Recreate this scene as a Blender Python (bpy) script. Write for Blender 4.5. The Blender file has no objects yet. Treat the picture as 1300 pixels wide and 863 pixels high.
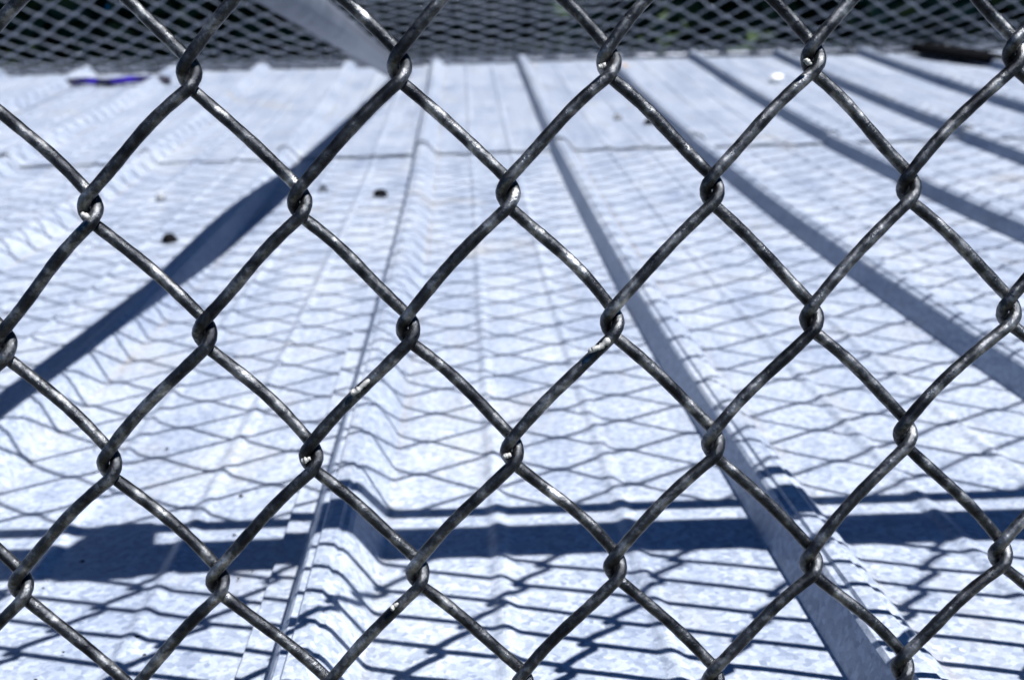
import bpy, bmesh, math, random
from mathutils import Vector, Matrix
rnd = random.Random(7)
SC = bpy.context.scene
COL = SC.collection

# ------------------------------------------------------------------ camera
def cam_axes(p, yaw, roll):
    cy, sy = math.cos(yaw), math.sin(yaw)
    f = Vector((-sy*math.cos(p), cy*math.cos(p), -math.sin(p)))
    r = Vector((cy, sy, 0)); u = r.cross(f)
    c, s = math.cos(roll), math.sin(roll)
    return c*r+s*u, -s*r+c*u, f
CAM_R, CAM_U, CAM_F = cam_axes(0.14416507, -0.03415002, -0.02922039)
CAM_POS = Vector((-0.01309835, -0.39394839, -0.03335755))
cd = bpy.data.cameras.new('camera'); cam = bpy.data.objects.new('camera', cd); COL.objects.link(cam)
m = Matrix.Identity(4)
for i, v in enumerate((CAM_R, CAM_U, -CAM_F)):
    for k in range(3): m[k][i] = v[k]
m.translation = CAM_POS
cam.matrix_world = m
cd.sensor_width = 36; cd.lens = 36*1500/1300
cd.clip_start = 0.01; cd.clip_end = 2000
cd.dof.use_dof = True; cd.dof.focus_distance = 0.392; cd.dof.aperture_fstop = 16
SC.camera = cam
# ------------------------------------------------------------------ sky and sun
SUN = Vector((0.51, -0.51, 1)).normalized()
w = bpy.data.worlds.new('World'); SC.world = w; w.use_nodes = True
nt = w.node_tree; nt.nodes.clear()
sky = nt.nodes.new('ShaderNodeTexSky'); sky.sky_type = 'NISHITA'; sky.sun_disc = False
sky.sun_elevation = math.asin(SUN.z); sky.sun_rotation = math.radians(135)
sky.dust_density = 0.0; sky.air_density = 0.45; sky.ozone_density = 6.0
bg = nt.nodes.new('ShaderNodeBackground'); bg.inputs['Strength'].default_value = 0.062
wo = nt.nodes.new('ShaderNodeOutputWorld')
hs = nt.nodes.new('ShaderNodeHueSaturation'); hs.inputs['Saturation'].default_value = 3.4
nt.links.new(sky.outputs[0], hs.inputs['Color']); nt.links.new(hs.outputs[0], bg.inputs[0]); nt.links.new(bg.outputs[0], wo.inputs[0])
ld = bpy.data.lights.new('sun', 'SUN'); ld.energy = 5.0; ld.angle = math.radians(0.5); ld.color = (1, 0.98, 0.96)
lo = bpy.data.objects.new('sun', ld); COL.objects.link(lo)
lo.rotation_euler = SUN.to_track_quat('Z', 'Y').to_euler(); lo.location = (3, -3, 6)
SC.view_settings.view_transform = 'Standard'; SC.view_settings.look = 'None'
SC.view_settings.exposure = 1.4; SC.view_settings.gamma = 1
SC.cycles.max_bounces = 6; SC.cycles.diffuse_bounces = 3

# ------------------------------------------------------------------ helpers
def tag(o, label=None, cat=None, group=None, kind=None):
    for k, v in (('label', label), ('category', cat), ('group', group), ('kind', kind)):
        if v: o[k] = v
    return o
def empty(name, loc, **kw):
    o = bpy.data.objects.new(name, None); COL.objects.link(o); o.location = loc
    o.empty_display_size = .05
    return tag(o, **kw)
def link(name, me, parent=None, loc=None):
    o = bpy.data.objects.new(name, me); COL.objects.link(o)
    if parent is not None: o.parent = parent          # parents sit at their own base with no rotation
    if loc is not None: o.location = loc
    return o
def mesh(name, vs, fs, mat, smooth=True):
    me = bpy.data.meshes.new(name); me.from_pydata([tuple(v) for v in vs], [], fs); me.update()
    if smooth: me.polygons.foreach_set('use_smooth', [True]*len(me.polygons))
    if mat: me.materials.append(mat)
    return me
def tube_data(path, rad, n, vs, fs, caps=True):
    """sweep a ring along a path (rotation-minimising)."""
    base = len(vs); L = len(path)
    T = [(path[min(i+1, L-1)]-path[max(i-1, 0)]).normalized() for i in range(L)]
    nrm = T[0].orthogonal().normalized()
    cs = [(math.cos(2*math.pi*k/n), math.sin(2*math.pi*k/n)) for k in range(n)]
    for i in range(L):
        t = T[i]; nrm = (nrm - t*nrm.dot(t)).normalized(); b = t.cross(nrm)
        r = rad(i) if callable(rad) else rad
        p = path[i]
        for c, s in cs: vs.append(p + nrm*(c*r) + b*(s*r))
    for i in range(L-1):
        a = base+i*n
        for k in range(n):
            k2 = (k+1) % n
            fs.append((a+k, a+k2, a+n+k2, a+n+k))
    if caps:
        fs.append(tuple(base+k for k in reversed(range(n))))
        fs.append(tuple(base+(L-1)*n+k for k in range(n)))
def blob_data(c, rx, ry, rz, vs, fs, seed=0, n=8, rough=.12):
    r = random.Random(seed); base = len(vs); rows = n//2+1
    vs.append(c+Vector((0, 0, rz)))
    for i in range(1, rows):
        th = math.pi*i/rows
        for k in range(n):
            ph = 2*math.pi*k/n; q = 1+r.uniform(-rough, rough)
            vs.append(c+Vector((rx*math.sin(th)*math.cos(ph)*q, ry*math.sin(th)*math.sin(ph)*q, rz*math.cos(th)*q)))
    vs.append(c-Vector((0, 0, rz)))
    e = len(vs)-1
    for k in range(n):
        k2 = (k+1) % n
        fs.append((base, base+1+k, base+1+k2)); fs.append((e, e-n+k2, e-n+k))
        for i in range(rows-2):
            a = base+1+i*n
            fs.append((a+k, a+n+k, a+n+k2, a+k2))

# ------------------------------------------------------------------ materials
def material(name, base=(.5, .5, .5), rough=.5, metal=0., spec=.5):
    mt = bpy.data.materials.new(name); mt.use_nodes = True; t = mt.node_tree
    b = t.nodes['Principled BSDF']
    b.inputs['Base Color'].default_value = (*base, 1); b.inputs['Roughness'].default_value = rough
    b.inputs['Metallic'].default_value = metal; b.inputs['Specular IOR Level'].default_value = spec
    return mt, t, b
def noise(t, scale, detail=4, rough=.6, vec=None, stretch=None):
    tc = t.nodes.new('ShaderNodeTexCoord'); out = tc.outputs['Object']
    if stretch:
        mp = t.nodes.new('ShaderNodeMapping'); mp.inputs['Scale'].default_value = stretch
        t.links.new(out, mp.inputs[0]); out = mp.outputs[0]
    n = t.nodes.new('ShaderNodeTexNoise'); n.inputs['Scale'].default_value = scale
    n.inputs['Detail'].default_value = detail; n.inputs['Roughness'].default_value = rough
    t.links.new(out, n.inputs['Vector']); return n.outputs['Fac']
def ramp(t, fac, stops):
    r = t.nodes.new('ShaderNodeValToRGB'); e = r.color_ramp.elements
    while len(e) < len(stops): e.new(.5)
    for q, (p, c) in zip(e, stops): q.position = p; q.color = (*c, 1) if len(c) == 3 else c
    t.links.new(fac, r.inputs[0]); return r.outputs[0]
def mix(t, fac, a, b, mode='MIX'):
    n = t.nodes.new('ShaderNodeMix'); n.data_type = 'RGBA'; n.blend_type = mode
    if isinstance(fac, float): n.inputs[0].default_value = fac
    else: t.links.new(fac, n.inputs[0])
    for i, x in ((6, a), (7, b)):
        if isinstance(x, tuple): n.inputs[i].default_value = (*x, 1)
        else: t.links.new(x, n.inputs[i])
    return n.outputs[2]
def bump(t, b, fac, strength, dist):
    n = t.nodes.new('ShaderNodeBump'); n.inputs['Strength'].default_value = strength
    n.inputs['Distance'].default_value = dist
    t.links.new(fac, n.inputs['Height']); t.links.new(n.outputs[0], b.inputs['Normal'])

# galvanised roof sheet: pale zinc with fine spangle, cloudy oxide and streaks running down the sheet
M_ROOF, t, b = material('galvanised_sheet', rough=.42, metal=.1)
sp = t.nodes.new('ShaderNodeTexVoronoi'); sp.inputs['Scale'].default_value = 330
tc = t.nodes.new('ShaderNodeTexCoord'); t.links.new(tc.outputs['Object'], sp.inputs['Vector'])
spang = ramp(t, sp.outputs['Color'], [(0, (.20, .235, .30)), (1, (.46, .50, .565))])
fine = ramp(t, noise(t, 700, 3, .7), [(.3, (.82, .82, .83)), (.7, (1, 1, 1))])
cloud = ramp(t, noise(t, 9, 5, .6), [(.3, (.80, .83, .89)), (.62, (1, 1, 1))])
streak = ramp(t, noise(t, 24, 4, .6, stretch=(1, .05, 1)), [(.34, (.74, .77, .83)), (.62, (1, 1, 1))])
c1 = mix(t, 1., spang, fine, 'MULTIPLY'); c1 = mix(t, 1., c1, cloud, 'MULTIPLY'); c1 = mix(t, 1., c1, streak, 'MULTIPLY')
dirt = ramp(t, noise(t, 5.3, 6, .65), [(.60, (0, 0, 0)), (.74, (1, 1, 1))])
dfac = t.nodes.new('ShaderNodeMath'); dfac.operation = 'MULTIPLY'; dfac.inputs[1].default_value = .5
t.links.new(dirt, dfac.inputs[0])
c1 = mix(t, dfac.outputs[0], c1, (.27, .25, .21))
sx = t.nodes.new('ShaderNodeSeparateXYZ'); t.links.new(tc.outputs['Object'], sx.inputs[0])
def M(op, a, b_=None, c_=None):
    n = t.nodes.new('ShaderNodeMath'); n.operation = op
    for i, x in enumerate((a, b_, c_)):
        if x is None: continue
        if isinstance(x, (int, float)): n.inputs[i].default_value = x
        else: t.links.new(x, n.inputs[i])
    return n.outputs[0]
# grime gathered along the foot of every rib, and darker patches of water stain
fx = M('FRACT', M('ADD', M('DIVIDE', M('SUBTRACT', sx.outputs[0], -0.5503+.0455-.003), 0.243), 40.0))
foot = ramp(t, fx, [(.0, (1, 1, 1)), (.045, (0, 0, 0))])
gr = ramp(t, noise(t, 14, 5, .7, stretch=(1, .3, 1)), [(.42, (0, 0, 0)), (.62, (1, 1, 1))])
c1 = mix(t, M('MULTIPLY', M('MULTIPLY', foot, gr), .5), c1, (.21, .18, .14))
st = ramp(t, noise(t, 30, 6, .7, stretch=(1, .22, 1)), [(.56, (0, 0, 0)), (.72, (1, 1, 1))])
c1 = mix(t, M('MULTIPLY', st, .55), c1, (.22, .225, .24))
t.links.new(c1, b.inputs['Base Color'])
bump(t, b, noise(t, 500, 3, .7), .45, .0008)
# old galvanised wire: dull dark zinc with pale scabs
M_WIRE, t, b = material('weathered_wire', rough=.32, metal=.85, spec=.3)
n1 = noise(t, 110, 6, .62)
c = ramp(t, n1, [(.38, (.010, .011, .014)), (.51, (.036, .039, .044)), (.62, (.15, .155, .162)), (.72, (.42, .425, .43))])
t.links.new(c, b.inputs['Base Color'])
rr = ramp(t, noise(t, 420, 4, .7), [(.3, (.24,)*3), (.7, (.42,)*3)]); t.links.new(rr, b.inputs['Roughness'])
bump(t, b, noise(t, 300, 7, .72), .6, .0010)
# drips of zinc
M_DRIP, t, b = material('zinc_drip', base=(.24, .24, .23), rough=.4, spec=.8)
bump(t, b, noise(t, 900, 4, .7), .5, .0006)
# canopy wire: brighter, newer zinc
M_CWIRE, t, b = material('canopy_wire', rough=.34, metal=.75, spec=.5)
c = ramp(t, noise(t, 60, 3, .6), [(.3, (.08, .10, .13)), (.7, (.30, .33, .38))]); t.links.new(c, b.inputs['Base Color'])
# pipe
M_PIPE, t, b = material('galvanised_pipe', rough=.4, metal=.3, spec=.6)
c = ramp(t, noise(t, 30, 4, .6), [(.3, (.07, .085, .11)), (.7, (.14, .155, .19))]); t.links.new(c, b.inputs['Base Color'])
bump(t, b, noise(t, 200, 4, .6), .2, .001)
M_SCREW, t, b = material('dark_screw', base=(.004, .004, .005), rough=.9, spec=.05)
M_ZSCREW, t, b = material('dull_screw', base=(.16, .17, .18), rough=.45, metal=.3)
M_VIOLET, t, b = material('violet_plastic', rough=.3)
c = ramp(t, noise(t, 18, 3, .6), [(.50, (.003, .002, .015)), (.70, (.02, .004, .22))]); t.links.new(c, b.inputs['Base Color'])
M_WHITE, t, b = material('white_stone', rough=.7)
c = ramp(t, noise(t, 60, 3, .6), [(.3, (.55, .55, .53)), (.7, (.7, .7, .68))]); t.links.new(c, b.inputs['Base Color'])
M_RUST, t, b = material('dry_leaf', rough=.5)
c = ramp(t, noise(t, 200, 3, .6), [(.3, (.16, .07, .03)), (.7, (.45, .30, .16))]); t.links.new(c, b.inputs['Base Color'])
M_WALL, t, b = material('block_wall', rough=.85)
c = ramp(t, noise(t, 8, 5, .6), [(.3, (.24, .24, .23)), (.7, (.34, .33, .32))]); t.links.new(c, b.inputs['Base Color'])
M_GROUND, t, b = material('ground_soil', rough=.95)
c = ramp(t, noise(t, .8, 8, .65), [(.3, (.05, .055, .03)), (.7, (.10, .09, .06))]); t.links.new(c, b.inputs['Base Color'])
M_LEAF, t, b = material('evergreen_leaf', rough=.6, spec=.2)
oi = t.nodes.new('ShaderNodeTexCoord')
c = ramp(t, noise(t, 3.0, 4, .7), [(.3, (.012, .024, .012)), (.5, (.022, .040, .016)), (.72, (.045, .07, .02))]); t.links.new(c, b.inputs['Base Color'])
M_BARK, t, b = material('bark', rough=.9)
c = ramp(t, noise(t, 14, 5, .6), [(.3, (.05, .04, .03)), (.7, (.12, .10, .08))]); t.links.new(c, b.inputs['Base Color'])

# ------------------------------------------------------------------ roof surface height as a function of the distance from the fence
def G(y): return -0.25637363+0.09762597*y+0.0303515*y*y-0.00223114*y**3

# ------------------------------------------------------------------ ground and sky-side setting
gm = mesh('ground', [(-900, -900, -2.6), (900, -900, -2.6), (900, 900, -2.6), (-900, 900, -2.6)], [(0, 1, 2, 3)], M_GROUND, False)
tag(link('ground', gm), kind='structure')

# ------------------------------------------------------------------ the shed under the camera: walls and corrugated roof sheets
PITCH = 0.243
RIB0 = -0.3455               # left foot of rib 0 is at RIB0 - 0.004 ...
RIB_W = 0.044
def rib_left(k): return -0.3449-0.0054+PITCH*k - 0.0
Y_NEAR, Y_SEAM, Y_FAR = 0.008, 1.722, 3.02
shed = empty('shed', (0.2, 1.5, -2.6), label='low shed under pale galvanised ribbed metal roof behind the chain link', cat='shed')
def W2L(p, root): return (p[0]-root.location.x, p[1]-root.location.y, p[2]-root.location.z)
def rib_profile():            # (dx, height) across one rib, from left foot
    return [(0, 0), (.0016, .0006), (.0092, .0186), (.0110, .0205), (.0138, .0206), (.0150, .0224), (.0180, .0229), (.0228, .0228), (.0248, .0208), (.0272, .0204), (.0296, .0184), (.0418, .0020), (.0434, .0006), (.0455, 0)]
def pan_profile():            # (fraction of the pan, height) minor stiffeners
    out = []
    for f in (.30, .66):
        for q in range(-5, 6): out.append((f+q*.0075, .0012*(1+math.cos(math.pi*q/5))))
    return out
def sheet_mesh(k0, k1, y0, y1, lift, seed, x_left_lip=.012, x_right_lip=.010):
    r = random.Random(seed)
    xs = []
    pan = PITCH-.0455
    xs.append((rib_left(k0)-x_left_lip, 0)); xs.append((rib_left(k0)-.004, 0))
    for k in range(k0, k1+1):
        X = rib_left(k)
        xs += [(X+a, h) for a, h in rib_profile()]
        if k < k1:
            last = X+.0455
            xs.append((last+.006, 0))
            for f, h in pan_profile(): xs.append((last+pan*f, h))
            xs.append((X+PITCH-.006, 0))
    xs.append((rib_left(k1)+.0455+x_right_lip, 0))
    ny = max(8, int((y1-y0)/.03)); n = len(xs)
    ph = r.uniform(0, 6)
    top = []; bot = []
    for j in range(ny+1):
        y = y0+(y1-y0)*j/ny
        for i, (x, h) in enumerate(xs):
            wob = .0006*math.sin(x*31+ph)*math.sin(y*9+ph)+.0008*math.sin(y*3.1+x*7+ph)
            edge = .0
            if i == 0: edge = .0004+.0006*math.sin(y*21+ph)      # slightly buckled lap edge
            q = W2L((x+.0006*math.sin(y*5+ph), y, G(y)+h+lift+wob+edge), shed)
            top.append(Vector(q)); bot.append(Vector((q[0], q[1], q[2]-.0008)))
    vs = top+bot; o = len(top); fs = []
    for j in range(ny):
        for i in range(n-1):
            a = j*n+i
            fs.append((a, a+1, a+n+1, a+n)); fs.append((o+a, o+a+n, o+a+n+1, o+a+1))
        for i, fl in ((0, 0), (n-1, 1)):
            a = j*n+i
            fs.append((a, a+n, o+a+n, o+a) if not fl else (a, o+a, o+a+n, a+n))
    for i in range(n-1):
        fs.append((i, o+i, o+i+1, i+1)); a = ny*n+i; fs.append((a, a+1, o+a+1, o+a))
    me = mesh('roof_sheet', vs, fs, M_ROOF, False)
    return me
sheets = []
for row, (ya, yb, lf) in enumerate(((Y_NEAR, Y_SEAM+.12, 0), (Y_SEAM, Y_FAR, .0048))):
    for si, k0 in enumerate((-11, -7, -3, 1, 5, 9)):
        lift = lf+(.0026 if si % 2 == 1 else 0)
        ya2 = ya + (rnd.uniform(-.008, .008) if row else 0)
        s = link('roof_sheet', sheet_mesh(k0, k0+4, ya2, yb, lift, 10*row+si), shed)
        sheets.append((row, k0, s, lift))
def add_screw(x, y, h, mat, R=.0075, sheet=None, washer=True):
    vs, fs = [], []
    z = G(y)+h
    c = Vector(W2L((x, y, z), shed))
    n = 10
    prof = [(R, 0), (R, .002), (R*.86, .0050), (R*.66, .0085), (R*.35, .0105)]
    for (r, zz) in prof:
        for k in range(n): vs.append(c+Vector((r*math.cos(2*math.pi*k/n), r*math.sin(2*math.pi*k/n), zz)))
    for i in range(len(prof)-1):
        for k in range(n):
            k2 = (k+1) % n; fs.append((i*n+k, i*n+k2, (i+1)*n+k2, (i+1)*n+k))
    fs.append(tuple(range((len(prof)-1)*n, len(prof)*n)))
    return link('screw', mesh('screw', vs, fs, mat, False), sheet if sheet else shed)
def sheet_at(x, y):
    row = 1 if y > Y_SEAM else 0
    for r_, k0, s, lf in sheets:
        if r_ == row and rib_left(k0)-.012 <= x < rib_left(k0+4)-.012: return s, lf
    return sheets[0][2], 0
for x, y, mat, R in SCREWS if 'SCREWS' in globals() else (
        (-0.142, 1.384, M_SCREW, .0115), (-0.390, 1.115, M_SCREW, .0105), (0.355, 1.98, M_SCREW, .013),
        (-0.232, 1.43, M_ZSCREW, .008), (-0.60, 1.41, M_ZSCREW, .008), (0.42, 1.36, M_ZSCREW, .008), (0.64, 1.40, M_ZSCREW, .008),
        (-0.47, 1.40, M_ZSCREW, .008), (0.04, 1.40, M_ZSCREW, .008), (0.30, 2.05, M_ZSCREW, .009)):
    s, lf = sheet_at(x, y); add_screw(x, y, lf+.0004, mat, R, s)
# walls under the roof
def box(vs, fs, x0, x1, y0, y1, z0, z1):
    a = len(vs)
    for z in (z0, z1):
        vs += [Vector((x0, y0, z)), Vector((x1, y0, z)), Vector((x1, y1, z)), Vector((x0, y1, z))]
    fs += [(a, a+3, a+2, a+1), (a+4, a+5, a+6, a+7), (a, a+1, a+5, a+4), (a+1, a+2, a+6, a+5), (a+2, a+3, a+7, a+6), (a+3, a, a+4, a+7)]
for (x0, x1, y0, y1, zt) in ((-3.0, 3.35, .15, .30, -.30), (-3.0, 3.35, 2.75, 2.9, .12), (-3.0, -2.85, .302, 2.748, -.28), (3.2, 3.35, .302, 2.748, -.28)):
    vs, fs = [], []
    a = W2L((x0, y0, -2.6), shed); bb = W2L((x1, y1, zt), shed)
    box(vs, fs, a[0], bb[0], a[1], bb[1], a[2], bb[2])
    link('wall', mesh('wall', vs, fs, M_WALL, False), shed)

# ------------------------------------------------------------------ chain link fabric
FW, FH = 0.068, 0.08549403
WR = 0.0021
RHO = WR*1.03
def fabric_path(knots, rho, p, nseg, nknot, bow=0., first_right=True, r=None):
    """knots: list of (x, z, is_right). Returns points (x, depth, z), depth<0 is the front."""
    pts = []
    for i, (x, z, right, dep) in enumerate(knots):
        s = 1 if right else -1
        for k in range(nknot+1):
            t = k/nknot; a = math.pi*t
            pts.append(Vector((x+s*rho*.98*math.sin(a), dep+s*rho*math.cos(a), z-p*(t-.5))))
        if i+1 < len(knots):
            x2, z2, right2, dep2 = knots[i+1]
            A = pts[-1]; s2 = 1 if right2 else -1
            B = Vector((x2, dep2+s2*rho, z2+p*.5))
            d = B-A; nrm = Vector((d.z, 0, -d.x)).normalized()
            if nrm.z < 0: nrm = -nrm
            bw = bow*(1+(r.uniform(-.5, .5) if r else 0)); sk = (r.uniform(-.4, .4) if r else 0)*bow
            for k in range(1, nseg):
                t = k/nseg
                q = A+d*t+nrm*(bw*math.sin(math.pi*t)+sk*math.sin(2*math.pi*t))
                q.y += -s*.0*math.sin(math.pi*t)
                pts.append(q)
    return pts
# small irregularities of the knots in view, in metres (x, z)
KN = {}
_res = {0: [(0, 240, 95), (1, 507, 85), (2, 773, 78), (3, 1033, 72), (4, 1288, 65)],
 1: [(-.5, 115, 267), (.5, 381, 258), (1.5, 645, 245), (2.5, 904, 240), (3.5, 1155, 235)],
 2: [(-1, 5, 440), (0, 260, 425), (1, 518, 418), (2, 777, 408), (3, 1031, 402), (4, 1280, 392)],
 3: [(-.5, 140, 590), (.5, 395, 580), (1.5, 650, 572), (2.5, 906, 562), (3.5, 1150, 548)],
 4: [(-1, 27, 745), (0, 277, 738), (1, 530, 728), (2, 781, 718), (3, 1030, 712), (4, 1270, 700)], 5: [(3.5, 1145, 843)]}
for r_, L in _res.items():
    for u, px, py in L:
        # the knot's own irregular place in the fabric (plane y = 0)
        d = CAM_R*((px-650)/1500)+CAM_U*(-(py-431.5)/1500)+CAM_F
        tt = -CAM_POS.y/d.y; P = CAM_POS+d*tt
        KN[(round(u*2), r_)] = (P.x-(u-1.5)*FW, P.z+r_/2*FH)
fence = empty('chain_link_fence', (0, 0, -.26), label='grey weathered chain link fence with rail across the foreground, in sharp focus', cat='fence')
def fence_wire(mi, r0, r1, detail, seed):
    r = random.Random(seed); kn = []
    for row in range(r0, r1+1):
        mm = mi if (mi+row) % 2 == 0 else mi+1
        dx, dz = KN.get((mm, row), (0, 0))
        if (mm, row) not in KN:
            q = random.Random(mm*131+row*17); dx, dz = q.uniform(-.0006, .0006), q.uniform(-.0006, .0006)
        q = random.Random(mm*37+row*71)
        kn.append(((mm/2-1.5)*FW+dx, -row/2*FH+dz+.26, mm == mi+1, q.uniform(-.0008, .0008)))
    pts = fabric_path(kn, RHO, RHO*4.2, 20 if detail else 6, 14 if detail else 6, .0011, r=r)
    ph = r.uniform(0, 9)
    def rad(i):
        return WR*(1+.025*math.sin(i*.9+ph)+.02*math.sin(i*2.3+ph*2)+.02*math.sin(i*.31+ph))
    vs, fs = [], []
    tube_data(pts, rad if detail else WR, 14 if detail else 7, vs, fs)
    return mesh('wire', vs, fs, M_WIRE)
R_TOP, R_BOT = -4, 12          # knot rows
for mi in range(-7, 13): link('wire', fence_wire(mi, R_TOP, R_BOT, -4 <= mi <= 10, 100+mi), fence)
plain = [fence_wire(20, R_TOP, R_BOT, False, 5), fence_wire(21, R_TOP, R_BOT, False, 6)]
for mi in list(range(-70, -7))+list(range(13, 80)):
    k = mi % 2
    o = link('wire', plain[k], fence); o.location.x = (mi-20-k)/2*FW
RAIL_Z, RAIL_R = .190, .019
def pipe(name, A, B, R, mat, root, n=28, cuts=1):
    vs, fs = [], []
    A = Vector(W2L(A, root)); B = Vector(W2L(B, root))
    tube_data([A+(B-A)*i/cuts for i in range(cuts+1)], R, n, vs, fs)
    me = mesh(name, vs, fs, mat)
    me.polygons[-1].use_smooth = False; me.polygons[-2].use_smooth = False
    return link(name, me, root)
pipe('top_rail', (-2.4, .004, RAIL_Z+.042), (2.75, .004, RAIL_Z-.045), RAIL_R, M_PIPE, fence)
rod = pipe('tension_rod', (-2.4, .047, RAIL_Z+.042), (2.75, .047, RAIL_Z-.045), .0062, M_PIPE, fence, 14)
# brace band holding the rod to the rail
def clamp(x):
    vs, fs = [], []
    prof = []
    for k in range(13):
        a = math.radians(70+220*k/12); prof.append((.004+math.cos(a)*.0215, math.sin(a)*.0215))
    for k in range(7):
        a = math.radians(-80+160*k/6); prof.append((.047+math.cos(a)*.0095, math.sin(a)*.0095))
    hw = [.018]*13+[.013]*7
    n = len(prof)
    for s in (-1, 1):
        for (y, z), h in zip(prof, hw): vs.append(Vector(W2L((x+s*h, y, RAIL_Z-.017*x+z), fence)))
    fs += [tuple(range(n)), tuple(reversed(range(n, 2*n)))]
    for k in range(n):
        k2 = (k+1) % n; fs.append((k, n+k, n+k2, k2))
    return link('brace_band', mesh('brace_band', vs, fs, M_PIPE, False), fence)
for x in (.002, -1.1, 1.35): clamp(x)
for x in (-2.38, 2.73): pipe('post', (x, .004, -2.6), (x, .004, RAIL_Z+.03), .024, M_PIPE, fence)
pipe('bottom_wire', (-2.38, -.006, -.515), (2.73, -.006, -.515), .002, M_WIRE, fence, 8)
# drips and spurs of zinc on the wires, seen against the roof
def on_fence(px, py, y=-.006):
    d = CAM_R*((px-650)/1500)+CAM_U*(-(py-431.5)/1500)+CAM_F
    return CAM_POS+d*((y-CAM_POS.y)/d.y)
def drip(px, py, sizes, ang=0, y=-.0055):
    """a ragged run of zinc fused to the wire"""
    vs, fs = [], []
    c = Vector(W2L(on_fence(px, py, y), fence)); q = random.Random(int(px*7+py))
    key = [c+Vector((dx, q.uniform(-.2, .2), dz))*.001 for dx, dz, r in sizes]; rr = [r*.00078 for _, _, r in sizes]
    P, Q = [], []
    for i in range(len(key)-1):
        for k in range(5):
            t = k/5; P.append(key[i].lerp(key[i+1], t)+Vector((q.gauss(0, .00010), 0, q.gauss(0, .00010))))
            Q.append((rr[i]+(rr[i+1]-rr[i])*t)*q.uniform(.72, 1.25))
    P.append(key[-1]); Q.append(rr[-1]*.6); Q[0] *= .5
    tube_data(P, lambda i: Q[i], 9, vs, fs)
    return link('zinc_drip', mesh('zinc_drip', vs, fs, M_DRIP), fence)
drip(446, 499, [(0, 0, 1.5), (1.3, .5, 1.4), (3.2, 1.8, 1.2), (6.2, 4.4, .8)])
drip(747, 447, [(0, 0, .9), (1.8, 1.1, 1.1), (3.8, 1.5, 1.3), (7.2, 4.2, 1.4)])
drip(383, 586, [(0, 0, 1.4), (1.6, .6, 1.2), (3.0, 1.0, .9)])
drip(638, 580, [(0, 0, 1.2), (1.4, .3, 1.2), (3.0, .6, .8)])
drip(103, 272, [(0, 0, 1.1), (1.6, -.6, 1.2), (2.6, -1.2, .8)])
drip(759, 86, [(0, 0, 1.3), (1.4, .4, 1.1), (2.6, .8, .8)])
drip(1022, 75, [(0, 0, 1.2), (1.0, -1.2, 1.1), (2.0, -1.8, .8)])
drip(496, 773, [(0, 0, 1.2), (1.2, .9, 1.0), (2.6, 2.2, .7)])

# ------------------------------------------------------------------ overhead mesh: nearly level chain link sheet over the roof
CX_, CY_ = .088, .062        # cell across and along
def CZ(y):                    # sagging height of the canopy
    K = [(0, .192), (.4, .184), (1.0, .180), (1.5, .196), (2.1, .214), (3.04, .262)]
    for (a, p), (b_, q) in zip(K, K[1:]):
        if y <= b_:
            t = (y-a)/(b_-a); t2 = t*t*(3-2*t)*.35+t*.65
            return p+(q-p)*t2
    return K[-1][1]
canopy = empty('mesh_canopy', (0.2, 1.5, .2), label='blurred sheet of chain link stretched over the roof toward the far edge', cat='overhead mesh')
CR = .0018; CRHO = CR*1.02
def canopy_wire(par, seed, x0=-2.35, x1=2.7):
    r = random.Random(seed); kn = []
    n = int((x1-x0)/(CX_/2))
    for i in range(n):
        right = (i+par) % 2 == 0
        X = x0+i*CX_/2
        q = random.Random(i*7+1)
        dep = 0
        kn.append(((CY_/2 if right else 0)+.0016*math.sin(X*6+1)+q.uniform(-.001, .001), -X+q.uniform(-.0015, .0015), right, dep))
    pts = fabric_path(kn, CRHO, CRHO*3.4, 5, 6, .0006, r=r)
    pts = [Vector((-p.z-canopy.location.x, p.x, -p.y)) for p in pts]     # along X; front side faces up
    vs, fs = [], []
    tube_data(pts, CR, 6, vs, fs)
    return mesh('wire', vs, fs, M_CWIRE)
import numpy as np
cw = [canopy_wire(0, 1), canopy_wire(1, 4)]
def droop(X, Y):
    A = np.interp(Y, [0, .3, .6, .9, 1.2, 1.5, 2.0, 2.3, 3.2], [0, .04, .095, .135, .10, .052, .016, 0, 0])
    u = np.sqrt((X+.19)**2+.010)-.10
    d = .72*(1-np.exp(-u/.16))*(1+.12*u)
    e = np.sin(np.clip(Y/3.04, 0, 1)*np.pi)
    v = np.clip(np.where(X < .06, (.06-X-.22)/.66, (X-.20)/.42), 0, 1); S = v*v*(3-2*v)
    Rr = np.interp(Y, [0, .4, 1.0, 1.6, 2.45, 2.65, 2.78, 2.9, 3.04, 3.3], [0, .0, .12, .25, .27, .18, .09, .03, 0, 0])
    return Rr*(.50+.50*S)+e*np.clip(((X-.05)/.8)**2+.03, 0, 1)*(.006*np.sin(X*3.1+Y*2.3+.6)+.003*np.sin(X*9.1-Y*5)+.0022*np.sin(Y*14+X*4)+.0012*np.sin(X*21+Y*31))
cw_co = []
for me in cw:
    a = np.empty(len(me.vertices)*3, np.float32); me.vertices.foreach_get('co', a); cw_co.append(a.reshape(-1, 3))
ny = int((Y_FAR+.02-.047)/(CY_/2))
for i in range(ny):
    y = .047+i*CY_/2
    me = cw[i % 2].copy(); co = cw_co[i % 2].copy()
    z0 = CZ(y); z1 = CZ(y+CY_/2)
    co[:, 2] += (z1-z0)*co[:, 1]/(CY_/2)+droop(co[:, 0]+canopy.location.x, co[:, 1]+y)
    co[:, 1] += .0025*np.sin(co[:, 0]*4.3+y*6)
    me.vertices.foreach_set('co', co.ravel()); me.update()
    o = link('wire', me, canopy)
    o.location = (0, y-canopy.location.y, z0-canopy.location.z)
def pipe2(name, A, B, R, n=28): return pipe(name, A, B, R, M_PIPE, canopy, n)
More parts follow.
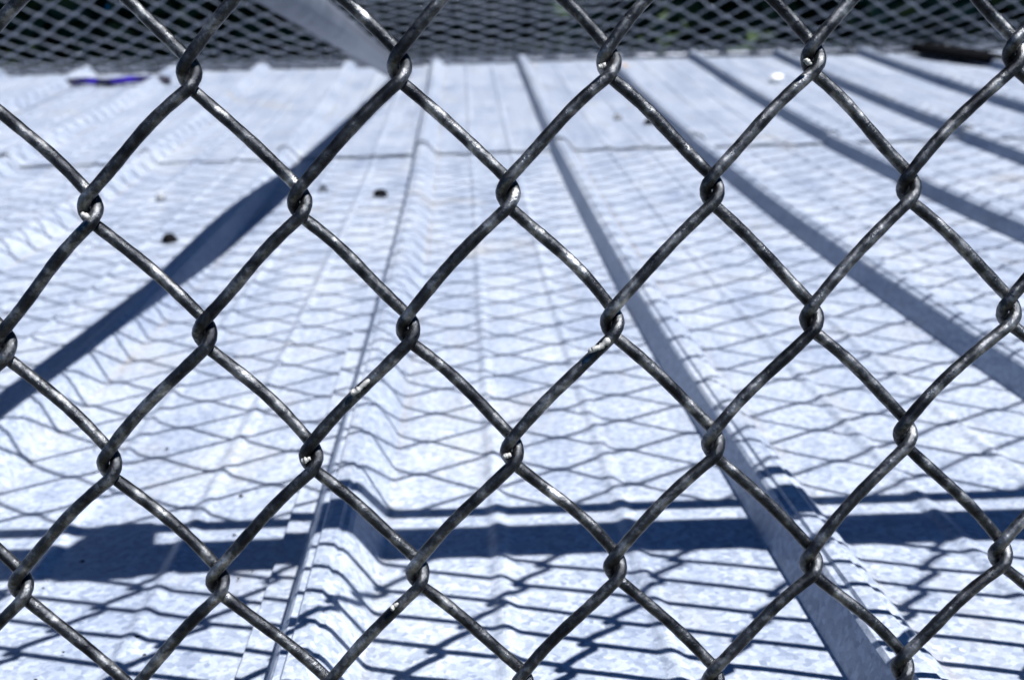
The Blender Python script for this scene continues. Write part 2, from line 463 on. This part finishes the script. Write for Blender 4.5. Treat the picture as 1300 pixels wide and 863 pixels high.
pipe2('rafter_pipe', (-.197, -.03, .118), (-.1745, 2.99, .226), .0225, 32)
pipe2('edge_rod', (-2.35, 3.035, .272), (2.7, 3.035, .272), .005, 12)

# ------------------------------------------------------------------ small things on the roof
def roof_strip(name, pts, width, thick, mat, **kw):
    """thin crumpled strip lying on the roof along world points (x, y)."""
    root = Vector((pts[0][0], pts[0][1], G(pts[0][1])+.004))
    vs, fs = [], []
    P = [Vector((x, y, G(y)+dz))-root for x, y, dz in pts]
    n = len(P)
    for i, p in enumerate(P):
        t = (P[min(i+1, n-1)]-P[max(i-1, 0)]).normalized(); s = t.cross(Vector((0, 0, 1))).normalized()
        wd = width[i]/2
        for a, h in ((-1, 0), (-.6, thick*.8), (0, thick), (.6, thick*.75), (1, 0)): vs.append(p+s*(a*wd)+Vector((0, 0, h)))
    for i in range(n-1):
        for k in range(4):
            a = i*5+k; fs.append((a, a+1, a+6, a+5))
        fs.append((i*5, i*5+5, i*5+9, i*5+4))
    fs.append((4, 3, 2, 1, 0)); a = (n-1)*5; fs.append((a, a+1, a+2, a+3, a+4))
    o = link(name, mesh(name, vs, fs, mat)); o.location = root
    return tag(o, **kw)
roof_strip('plastic_strip', [(-1.06, 2.80, .006), (-1.00, 2.80, .010), (-.94, 2.78, .007), (-.88, 2.79, .012), (-.83, 2.80, .010), (-.795, 2.80, .010), (-.78, 2.80, .006)],
           [.010, .022, .026, .032, .042, .046, .03], .018, M_VIOLET, label='violet plastic strip lying at the far left edge of the roof', cat='plastic strip')
roof_strip('rubber_strip', [(1.27, 2.97, .012), (1.31, 2.86, .016), (1.35, 2.78, .014), (1.38, 2.70, .010), (1.40, 2.62, .008)],  # black geometry standing in for the shade beside the last rib
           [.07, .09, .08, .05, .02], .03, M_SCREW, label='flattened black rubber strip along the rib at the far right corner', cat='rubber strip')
vs, fs = [], []
blob_data(Vector((0, 0, .012)), .019, .017, .013, vs, fs, 3, 12, .07)
o = link('white_stone', mesh('white_stone', vs, fs, M_WHITE)); o.location = (.745, 2.50, G(2.50)+.006)
tag(o, label='small white stone lying near the far edge of the metal roof', cat='stone')
vs, fs = [], []
for i, (a, r1, z) in enumerate(((0, .020, .002), (1.2, .012, .010), (2.2, .010, .005), (3.1, .030, .012), (4.1, .013, .004), (5.2, .011, .009))):
    vs.append(Vector((r1*math.cos(a+.9), r1*math.sin(a+.9), z)))
vs.append(Vector((0, 0, .001)))
for k in range(6): fs.append((k, (k+1) % 6, 6))
lf = mesh('leaf', vs, fs, M_RUST)
o = link('dry_leaf', lf); o.location = (-.096, .083, G(.083)+.002); o.rotation_euler = (.2, -.5, .3)
so = o.modifiers.new('thickness', 'SOLIDIFY'); so.thickness = .0008; o.scale = (.3, .5, .4)
tag(o, label='curled brown leaf caught beside the rib at the bottom', cat='leaf')
vs, fs = [], []
blob_data(Vector((0, 0, .008)), .014, .012, .010, vs, fs, 9, 8, .15)
o = link('seed_pod', mesh('seed_pod', vs, fs, M_RUST)); o.location = (.42, 2.86, G(2.86)+.001)
tag(o, label='small brown seed pod on the roof under the mesh edge', cat='seed pod')
# crumbs of grit
vs, fs = [], []
for i in range(70):
    x, y = rnd.uniform(-.3, .35), rnd.uniform(.05, .45); r1 = rnd.uniform(.0004, .0012)
    blob_data(Vector((x, y, G(y)+.0012)), r1*1.5, r1, r1*.7, vs, fs, i, 5, .2)
tag(link('grit', mesh('grit', vs, fs, M_SCREW)), kind='stuff')

# ------------------------------------------------------------------ shrubs beyond the roof and trees added to shade them
def leaf_mass(name, blobs, count, size, seed, root):
    r = random.Random(seed); vs, fs = [], []
    tot = sum(bx*by*bz for _, _, _, bx, by, bz in blobs)
    for (cx, cy, cz, bx, by, bz) in blobs:
        for _ in range(int(count*bx*by*bz/tot)):
            while True:
                d = Vector((r.uniform(-1, 1), r.uniform(-1, 1), r.uniform(-1, 1)))
                if .25 < d.length < 1: break
            q = 1+.22*math.sin(d.x*9+seed)*math.sin(d.z*8)*math.sin(d.y*7)
            p = Vector((cx+d.x*bx*q, cy+d.y*by*q, cz+d.z*bz*q))
            a = Vector((r.gauss(0, 1), r.gauss(0, 1), r.gauss(0, .6))).normalized()
            b_ = a.cross(Vector((r.gauss(0, 1), r.gauss(0, 1), r.gauss(0, 1)))).normalized()
            s = size*r.uniform(.6, 1.3); k = len(vs)
            vs += [p-a*s, p-b_*s*.42+a*s*.1, p+a*s, p+b_*s*.42+a*s*.1]
            fs.append((k, k+1, k+2, k+3))
    return link(name, mesh(name, vs, fs, M_LEAF, False), root)
def trunk(name, pts, r0, r1, root):
    vs, fs = [], []
    P = [Vector(p) for p in pts]; n = len(P)
    tube_data(P, lambda i: r0+(r1-r0)*i/(n-1), 8, vs, fs)
    return link(name, mesh(name, vs, fs, M_BARK), root)
shr = [(-5.4, 6.4, 1.5, 'tall dark evergreen shrub at the far left behind the roof'),
       (-3.2, 6.1, 1.45, 'dark evergreen shrub behind the violet strip'),
       (-1.1, 6.5, 1.6, 'dark evergreen shrub behind the slanting pipe'),
       (1.0, 6.2, 1.5, 'dark evergreen shrub behind the middle of the far roof edge'),
       (3.1, 6.5, 1.55, 'dark evergreen shrub behind the white stone'),
       (5.3, 6.2, 1.6, 'dark evergreen shrub at the far right behind the roof')]
for i, (x, y, R, lab) in enumerate(shr):
    e = empty('evergreen_shrub', (x, y, -2.6), label=lab, cat='shrub', group='evergreen shrubs beyond the roof')
    bl = [(0, 0, 1.2, R, 1.0, 1.2), (.3, .1, 2.6, R*.95, 1.0, 1.3), (-.4, .1, 3.5, R*.85, .9, 1.2), (.2, 0, 4.4, R*.7, .8, .9)]
    leaf_mass('foliage', bl, 15000, .10, 40+i, e)
    for k in range(3):
        trunk('stem', [(0, 0, 0), (.2*(k-1), .1, 1.2), (.45*(k-1), .05*k, 2.6), (.6*(k-1), 0, 3.8)], .06, .02, e)
for i, (x, y, lab) in enumerate(((-3.2, 8.6, 'tree with dark crown beyond the shrubs on the left'), (.6, 8.9, 'tree with dark crown beyond the middle shrubs'), (4.6, 8.4, 'tree with dark crown beyond the shrubs on the right'))):
    e = empty('evergreen_tree', (x, y, -2.6), label=lab, cat='tree', group='trees beyond the roof')
    trunk('trunk', [(0, 0, 0), (.05, .05, 1.6), (-.08, -.2, 3.2), (.1, -1.4, 5.2), (.3, -2.8, 6.4)], .2, .09, e)
    leaf_mass('crown', [(0, -.3, 3.2, 2.5, 1.4, 2.4), (.4, -3.1, 6.5, 2.6, 2.5, 1.2), (-.7, -1.2, 5.4, 2.1, 1.9, 1.4), (.9, -3.6, 7.6, 1.9, 1.8, .9)], 22000, .15, 70+i, e)  # upper crowns lean forward out of view, added to keep sun off the shrubs
